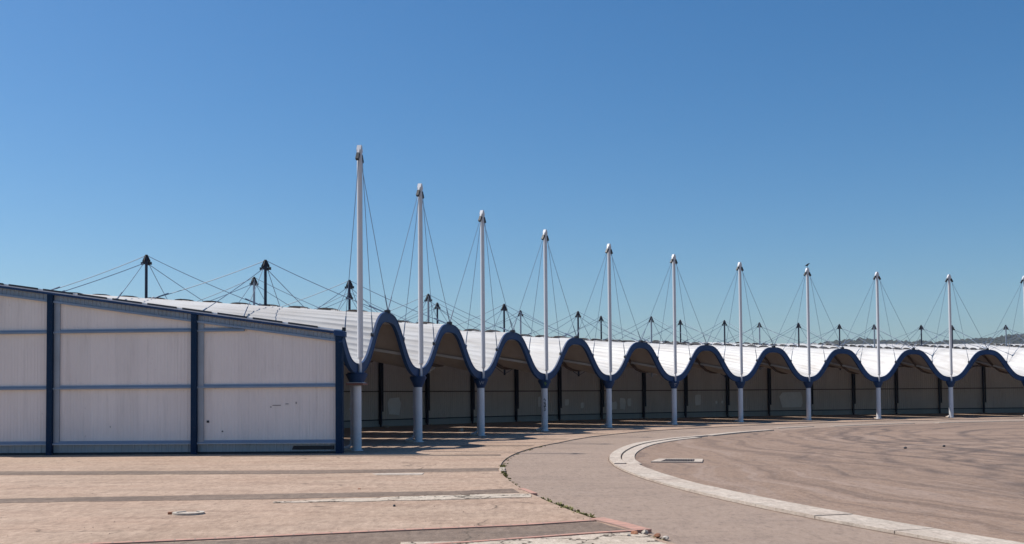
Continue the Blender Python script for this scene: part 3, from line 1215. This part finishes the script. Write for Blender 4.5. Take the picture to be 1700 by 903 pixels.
# ---- back wall of the hall, posts every half bay
bw = MB()
bp = []
npb = 44
for i in range(int((NB - .3 - PH0) * npb)):
    ph = PH0 + i / npb
    for s, ofs in ((0, 0), (.5, 0), (.65, -.02), (.85, -.02)):
        bp.append((ph + s / npb, DW + ofs))
for ph, d in bp:
    bw.v += [tuple(P(ph, d, .42)), tuple(P(ph, d, 5.62))]
for i in range(len(bp) - 1):
    bw.f.append((2 * i, 2 * i + 1, 2 * i + 3, 2 * i + 2))
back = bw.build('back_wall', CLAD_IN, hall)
kw = grid(lin(PH0, NB - .3, 200), [.03, .42], lambda ph, z: P(ph, DW - .01, z))
kw.build('kick_panel', KICK, back)
ol = grid(lin(PH0, NB - .3, 200), [.03, 5.62], lambda ph, z: P(ph, DW + .06, z), flip=True)
ol.build('outer_cladding', CLAD, back)
for k2 in range(0, 2 * NB):
    ph = k2 * .5 + .02
    if ph > NB - .35:
        continue
    t, o = frame(ph)
    m = MB()
    m.box(P(ph, DW - .14, 2.75), t, o, (0, 0, 1), .042, .10, 2.6)
    m.box(P(ph, DW - .14, 3.2) + t * .17, t, o, (0, 0, 1), .03, .06, 2.3)
    m.build('post', NAVY_D, back)
    f_ = MB().tube(P(ph, DW - .16, .03), P(ph, DW - .16, .16), .06, n=10)
    f_.build('post_foot', NAVY_D, back)
    MB().box(P(ph, DW - .38, .07) + t * .1, t, o, (0, 0, 1), .08, .06, .04).build('post_pad', LITTER, back, bevel=.02)
for z, h in ((2.07, .03), (.42, .03), (3.9, .04)):
    m = MB()
    pp = lin(PH0 + .02, NB - .32, 100)
    for a, b in zip(pp, pp[1:]):
        m.beam(P(a, DW - .06, z), P(b, DW - .06, z), .06, h * 2)
    m.build('girt', NAVY_D if z < 1 else BROWN, back)
for (ph, z, w, h) in ((3.68, 1.2, .55, .5), (7.18, 1.33, .3, .42), (7.40, 1.15, .1, .12), (7.47, 1.15, .09, .12), (5.62, 1.28, .2, .22), (5.3, 1.35, .12, .35),
                      (6.28, 1.12, .28, .42), (6.36, 1.22, .2, .3), (8.30, 1.25, 1.1, .62), (11.2, 1.2, .7, .45), (6.17, 1.0, .35, .3), (5.8, 1.05, .15, .2)):
    t, o = frame(ph)
    r_ = random.Random(int(ph * 100))
    poly = []
    for a in range(10):
        an = 2 * pi * a / 10 + .3
        sx = max(-1, min(1, 1.35 * cos(an))) * w * r_.uniform(.88, 1.05)
        sz = max(-1, min(1, 1.35 * sin(an))) * h * r_.uniform(.85, 1.05)
        poly.append((sx, sz))
    m = MB()
    A_ = [P(ph, DW - .035) + t * x + Vector((0, 0, z + y)) for x, y in poly]
    B_ = [q - o * .008 for q in A_]
    m.add(A_ + B_, [tuple(range(10)), tuple(range(19, 9, -1))] + [(i, (i + 1) % 10, 10 + (i + 1) % 10, 10 + i) for i in range(10)])
    m.build('repair_patch', SCUFF, back, label='pale patch on the inner wall')

# ------------------------------------------------------------------ small things
# drain inlet in the yard
fr = MB()
q4 = [Vector((3.49, 27.05, 0)), Vector((3.86, 28.25, 0)), Vector((4.98, 28.0, 0)), Vector((4.74, 26.75, 0))]
cen = sum(q4, Vector()) / 4
for i in range(4):
    a, b = q4[i], q4[(i + 1) % 4]
    ai, bi = cen.lerp(a, .66), cen.lerp(b, .66)
    fr.hexa([(a.x, a.y, -.02), (b.x, b.y, -.02), (bi.x, bi.y, -.02), (ai.x, ai.y, -.02), (a.x, a.y, .035), (b.x, b.y, .035), (bi.x, bi.y, .03), (ai.x, ai.y, .03)])
drain = fr.build('drain_inlet', KERBM)
tag(drain, 'square stormwater drain with pale concrete frame and iron grate set in the asphalt yard', 'drain')
gr = MB()
inn = [cen.lerp(q, .655) for q in q4]
for i in range(12):
    s = (i + .5) / 12
    gr.beam(Vector(inn[0].lerp(inn[3], s)) + Vector((0, 0, .022)), Vector(inn[1].lerp(inn[2], s)) + Vector((0, 0, .022)), .035, .03)
gr.build('grate', BROWN, drain)
pit = MB().prism([(q.x, q.y) for q in inn], .001, .006)
pit.build('pit_floor', GAP_SHADE_BITS, drain)

# broken access cover on the apron
cv = MB()
n = 28
for i in range(n):
    a0, a1 = 2 * pi * i / n, 2 * pi * (i + 1) / n
    if 1.1 < a0 < 1.9:
        continue
    w0 = .05
    pts = []
    for z in (.025, .06):
        for a, r in ((a0, .17), (a0, .23), (a1, .23), (a1, .17)):
            pts.append((cos(a) * r, sin(a) * r * .9, z))
    cv.hexa(pts)
cover = cv.build('access_cover', LITTER)
cover.location = (-4.74, 15.62, 0)
tag(cover, 'small pale round cover with a chipped rim on the pink concrete at lower left', 'access cover')
ld = MB().tube((0, 0, .03), (0, 0, .048), .155, n=24)
ld.build('lid', KERBM, cover)
for (x, y) in ((-.26, -.01),):
    MB().box((x, y, .045), (1, .2, 0), (-.2, 1, 0), (0, 0, 1), .035, .03, .02).build('lug', RUSTR, cover, bevel=.008)


def rock(name, loc, s, mat, seed, flat=.6):
    r = random.Random(seed)
    bm = bmesh.new()
    bmesh.ops.create_icosphere(bm, subdivisions=2, radius=1)
    for v in bm.verts:
        nn = noise.noise(v.co * 1.3 + Vector((seed, 0, 0)))
        v.co *= 1 + .45 * nn + r.uniform(-.08, .08)
        v.co.z *= flat
    bmesh.ops.scale(bm, vec=(s * r.uniform(.8, 1.3), s * r.uniform(.7, 1.1), s), verts=bm.verts)
    me = bpy.data.meshes.new(name)
    bm.to_mesh(me)
    bm.free()
    me.materials.append(mat)
    ob = bpy.data.objects.new(name, me)
    COL.objects.link(ob)
    ob.location = loc
    ob.rotation_euler = (0, 0, r.uniform(0, 6))
    return ob


chunks = [
    ((1.60, 13.02, .04), .055, LITTER, 'largest pale chunk of broken concrete where the brick edging meets the asphalt'),
    ((1.46, 12.90, .045), .05, RUSTR, 'rust red chunk beside the largest pale lump at the broken slab corner'),
    ((1.72, 12.80, .03), .045, RUSTR, 'small reddish chunk on the asphalt side of the broken slab corner'),
    ((1.36, 12.72, .045), .035, LITTER, 'small pale chunk just nearer than the rust red chunk at the slab corner'),
    ((1.78, 12.55, .03), .045, LITTER, 'pale flat chunk nearest the camera at the broken slab corner'),
]
for i, (loc, s, mt, lb) in enumerate(chunks):
    tag(rock('concrete_chunk', loc, s, mt, 11 + i), lb, 'rubble', 'rubble at the broken slab corner')
tag(rock('loose_stone', (-7.02, 59.5, .09), .13, LITTER, 31), 'white stone on the hall floor near the back wall seen past the first column', 'stone')
tag(rock('loose_stone', (-2.54, 52.2, .08), .16, LITTER, 32), 'pale stone on the sunlit floor stripe left of the third column', 'stone')
tag(rock('loose_stone', (-2.82, 19.62, .035), .03, RUSTR, 33, .4), 'small brown stone on a dark stain in front of the end wall', 'stone')
tag(rock('loose_stone', (-1.83, 16.45, .04), .024, GAP_SHADE_BITS, 34, .8), 'tiny black stone on the apron below the pale cracked strip', 'stone')
tag(rock('loose_stone', (12.04, 32.77, .03), .05, GAP_SHADE_BITS, 35, .7), 'small black stone among the tyre marks, left of its twin', 'stone')
tag(rock('loose_stone', (13.59, 33.67, .03), .05, GAP_SHADE_BITS, 36, .7), 'small black stone among the tyre marks, right of its twin', 'stone')

# weeds along the slab edge
random.seed(21)
wm = MB()
edge = [(P(x, slab_edge(x) - .05), .9 if (-1.9 < x < -1.25) or (-3.25 < x < -2.75) else .16) for x in lin(-3.7, .6, 1500)]
for q, dens in edge:
    if random.random() > dens * .55 * (.35 + .9 * max(0, noise.noise(Vector((q.y * 1.1, 3, 0))) + .35)):
        continue
    cx_, cy_ = q.x + random.gauss(0, .035), q.y + random.gauss(0, .02)
    hh = random.uniform(.02, .05) * (1.1 if dens > .5 else .6)
    for b in range(random.randint(6, 12)):
        a = random.uniform(0, 2 * pi)
        l = hh * random.uniform(.5, 1.2)
        w = random.uniform(.006, .014)
        dx, dy = cos(a), sin(a)
        sp = random.uniform(.2, 1.1) * l
        b0 = Vector((cx_ + random.gauss(0, .015), cy_ + random.gauss(0, .015), .0))
        p1 = b0 + Vector((-dy * w, dx * w, 0))
        p2 = b0 + Vector((dy * w, -dx * w, 0))
        mid = b0 + Vector((dx * sp * .5, dy * sp * .5, l * .75))
        tip = b0 + Vector((dx * sp, dy * sp, l * .95))
        s2 = Vector((-dy, dx, 0)) * w * 1.1
        wm.add([p2, p1, mid + s2, mid - s2, tip], [(0, 1, 2, 3), (3, 2, 4)])
tag(wm.build('weeds', WEEDM), 'low olive green weeds growing in the gap along the edge of the concrete apron', 'weeds', kind='stuff')

# leaf litter and grit on the ground (nobody could count it)
gm = MB()
for i in range(900):
    ph = random.uniform(-3.6, 2.5)
    d = random.uniform(-5, 7) if random.random() < .7 else random.uniform(-20, -5.5)
    q = P(ph, d)
    if q.y < 10 or (-.2 < ph and d > -.2):
        continue
    z = .033 if d > slab_edge(ph) else .002
    s = random.uniform(.004, .013)
    a = random.uniform(0, pi)
    gm.add([(q.x + cos(a + k * 2.1) * s, q.y + sin(a + k * 2.1) * s, z) for k in range(3)] + [(q.x, q.y, z + s * .8)], [(0, 1, 3), (1, 2, 3), (2, 0, 3)])
tag(gm.build('grit', INFILL), 'loose grit and crumbs scattered over the concrete and asphalt', 'grit', kind='stuff')

# bird on the eighth mast
bt = P(7, -.115)
t, o = frame(7)
bz = MZ + .03
fwd = (t * .9 - o * .2).normalized()
sidev = Vector((0, 0, 1)).cross(fwd).normalized()
prof = [(-.19, .085, .012, .010), (-.13, .10, .020, .016), (-.08, .125, .045, .045), (-.02, .15, .062, .068), (.04, .175, .058, .066), (.085, .205, .040, .046), (.105, .235, .032, .034), (.13, .25, .034, .034), (.155, .25, .026, .025), (.175, .243, .009, .009), (.215, .232, .003, .003)]
bm_ = MB()
N = 12
for x, z, ry, rz in prof:
    for k in range(N):
        a = 2 * pi * k / N
        q = Vector((bt.x, bt.y, bz)) + fwd * x + Vector((0, 0, z + sin(a) * rz)) + sidev * cos(a) * ry
        bm_.v.append(tuple(q))
for i in range(len(prof) - 1):
    for k in range(N):
        bm_.f.append((i * N + k, i * N + (k + 1) % N, (i + 1) * N + (k + 1) % N, (i + 1) * N + k))
bm_.f += [tuple(range(N - 1, -1, -1)), tuple(range((len(prof) - 1) * N, len(prof) * N))]
for sg in (-1, 1):
    a = Vector((bt.x, bt.y, bz)) + sidev * .025 * sg
    bm_.tube(a + fwd * .01 + Vector((0, 0, .1)), a + Vector((0, 0, .0)), .008, .005, n=6)
    bm_.tube(a - fwd * .02, a + fwd * .035, .004, n=5)
bird = bm_.build('bird', FEATHER, smooth=50)
tag(bird, 'small dark bird perched on the tip of the eighth tall mast', 'bird')

# the air over the plain: one even box of haze round everything
hz_m = bpy.data.materials.new('haze_air')
hz_m.use_nodes = True
_n = hz_m.node_tree.nodes
_n.clear()
_o = _n.new('ShaderNodeOutputMaterial')
_v = _n.new('ShaderNodeVolumePrincipled')
_v.inputs['Color'].default_value = (.80, .88, 1.0, 1)
_v.inputs['Density'].default_value = .00006
_v.inputs['Anisotropy'].default_value = .2
hz_m.node_tree.links.new(_v.outputs[0], _o.inputs['Volume'])
hb = MB().box((0, 4400, 124), (1, 0, 0), (0, 1, 0), (0, 0, 1), 6200, 5500, 131)
haze = hb.build('haze', hz_m)
tag(haze, 'thin clear-day air haze over the whole plain out to the hills', kind='stuff')
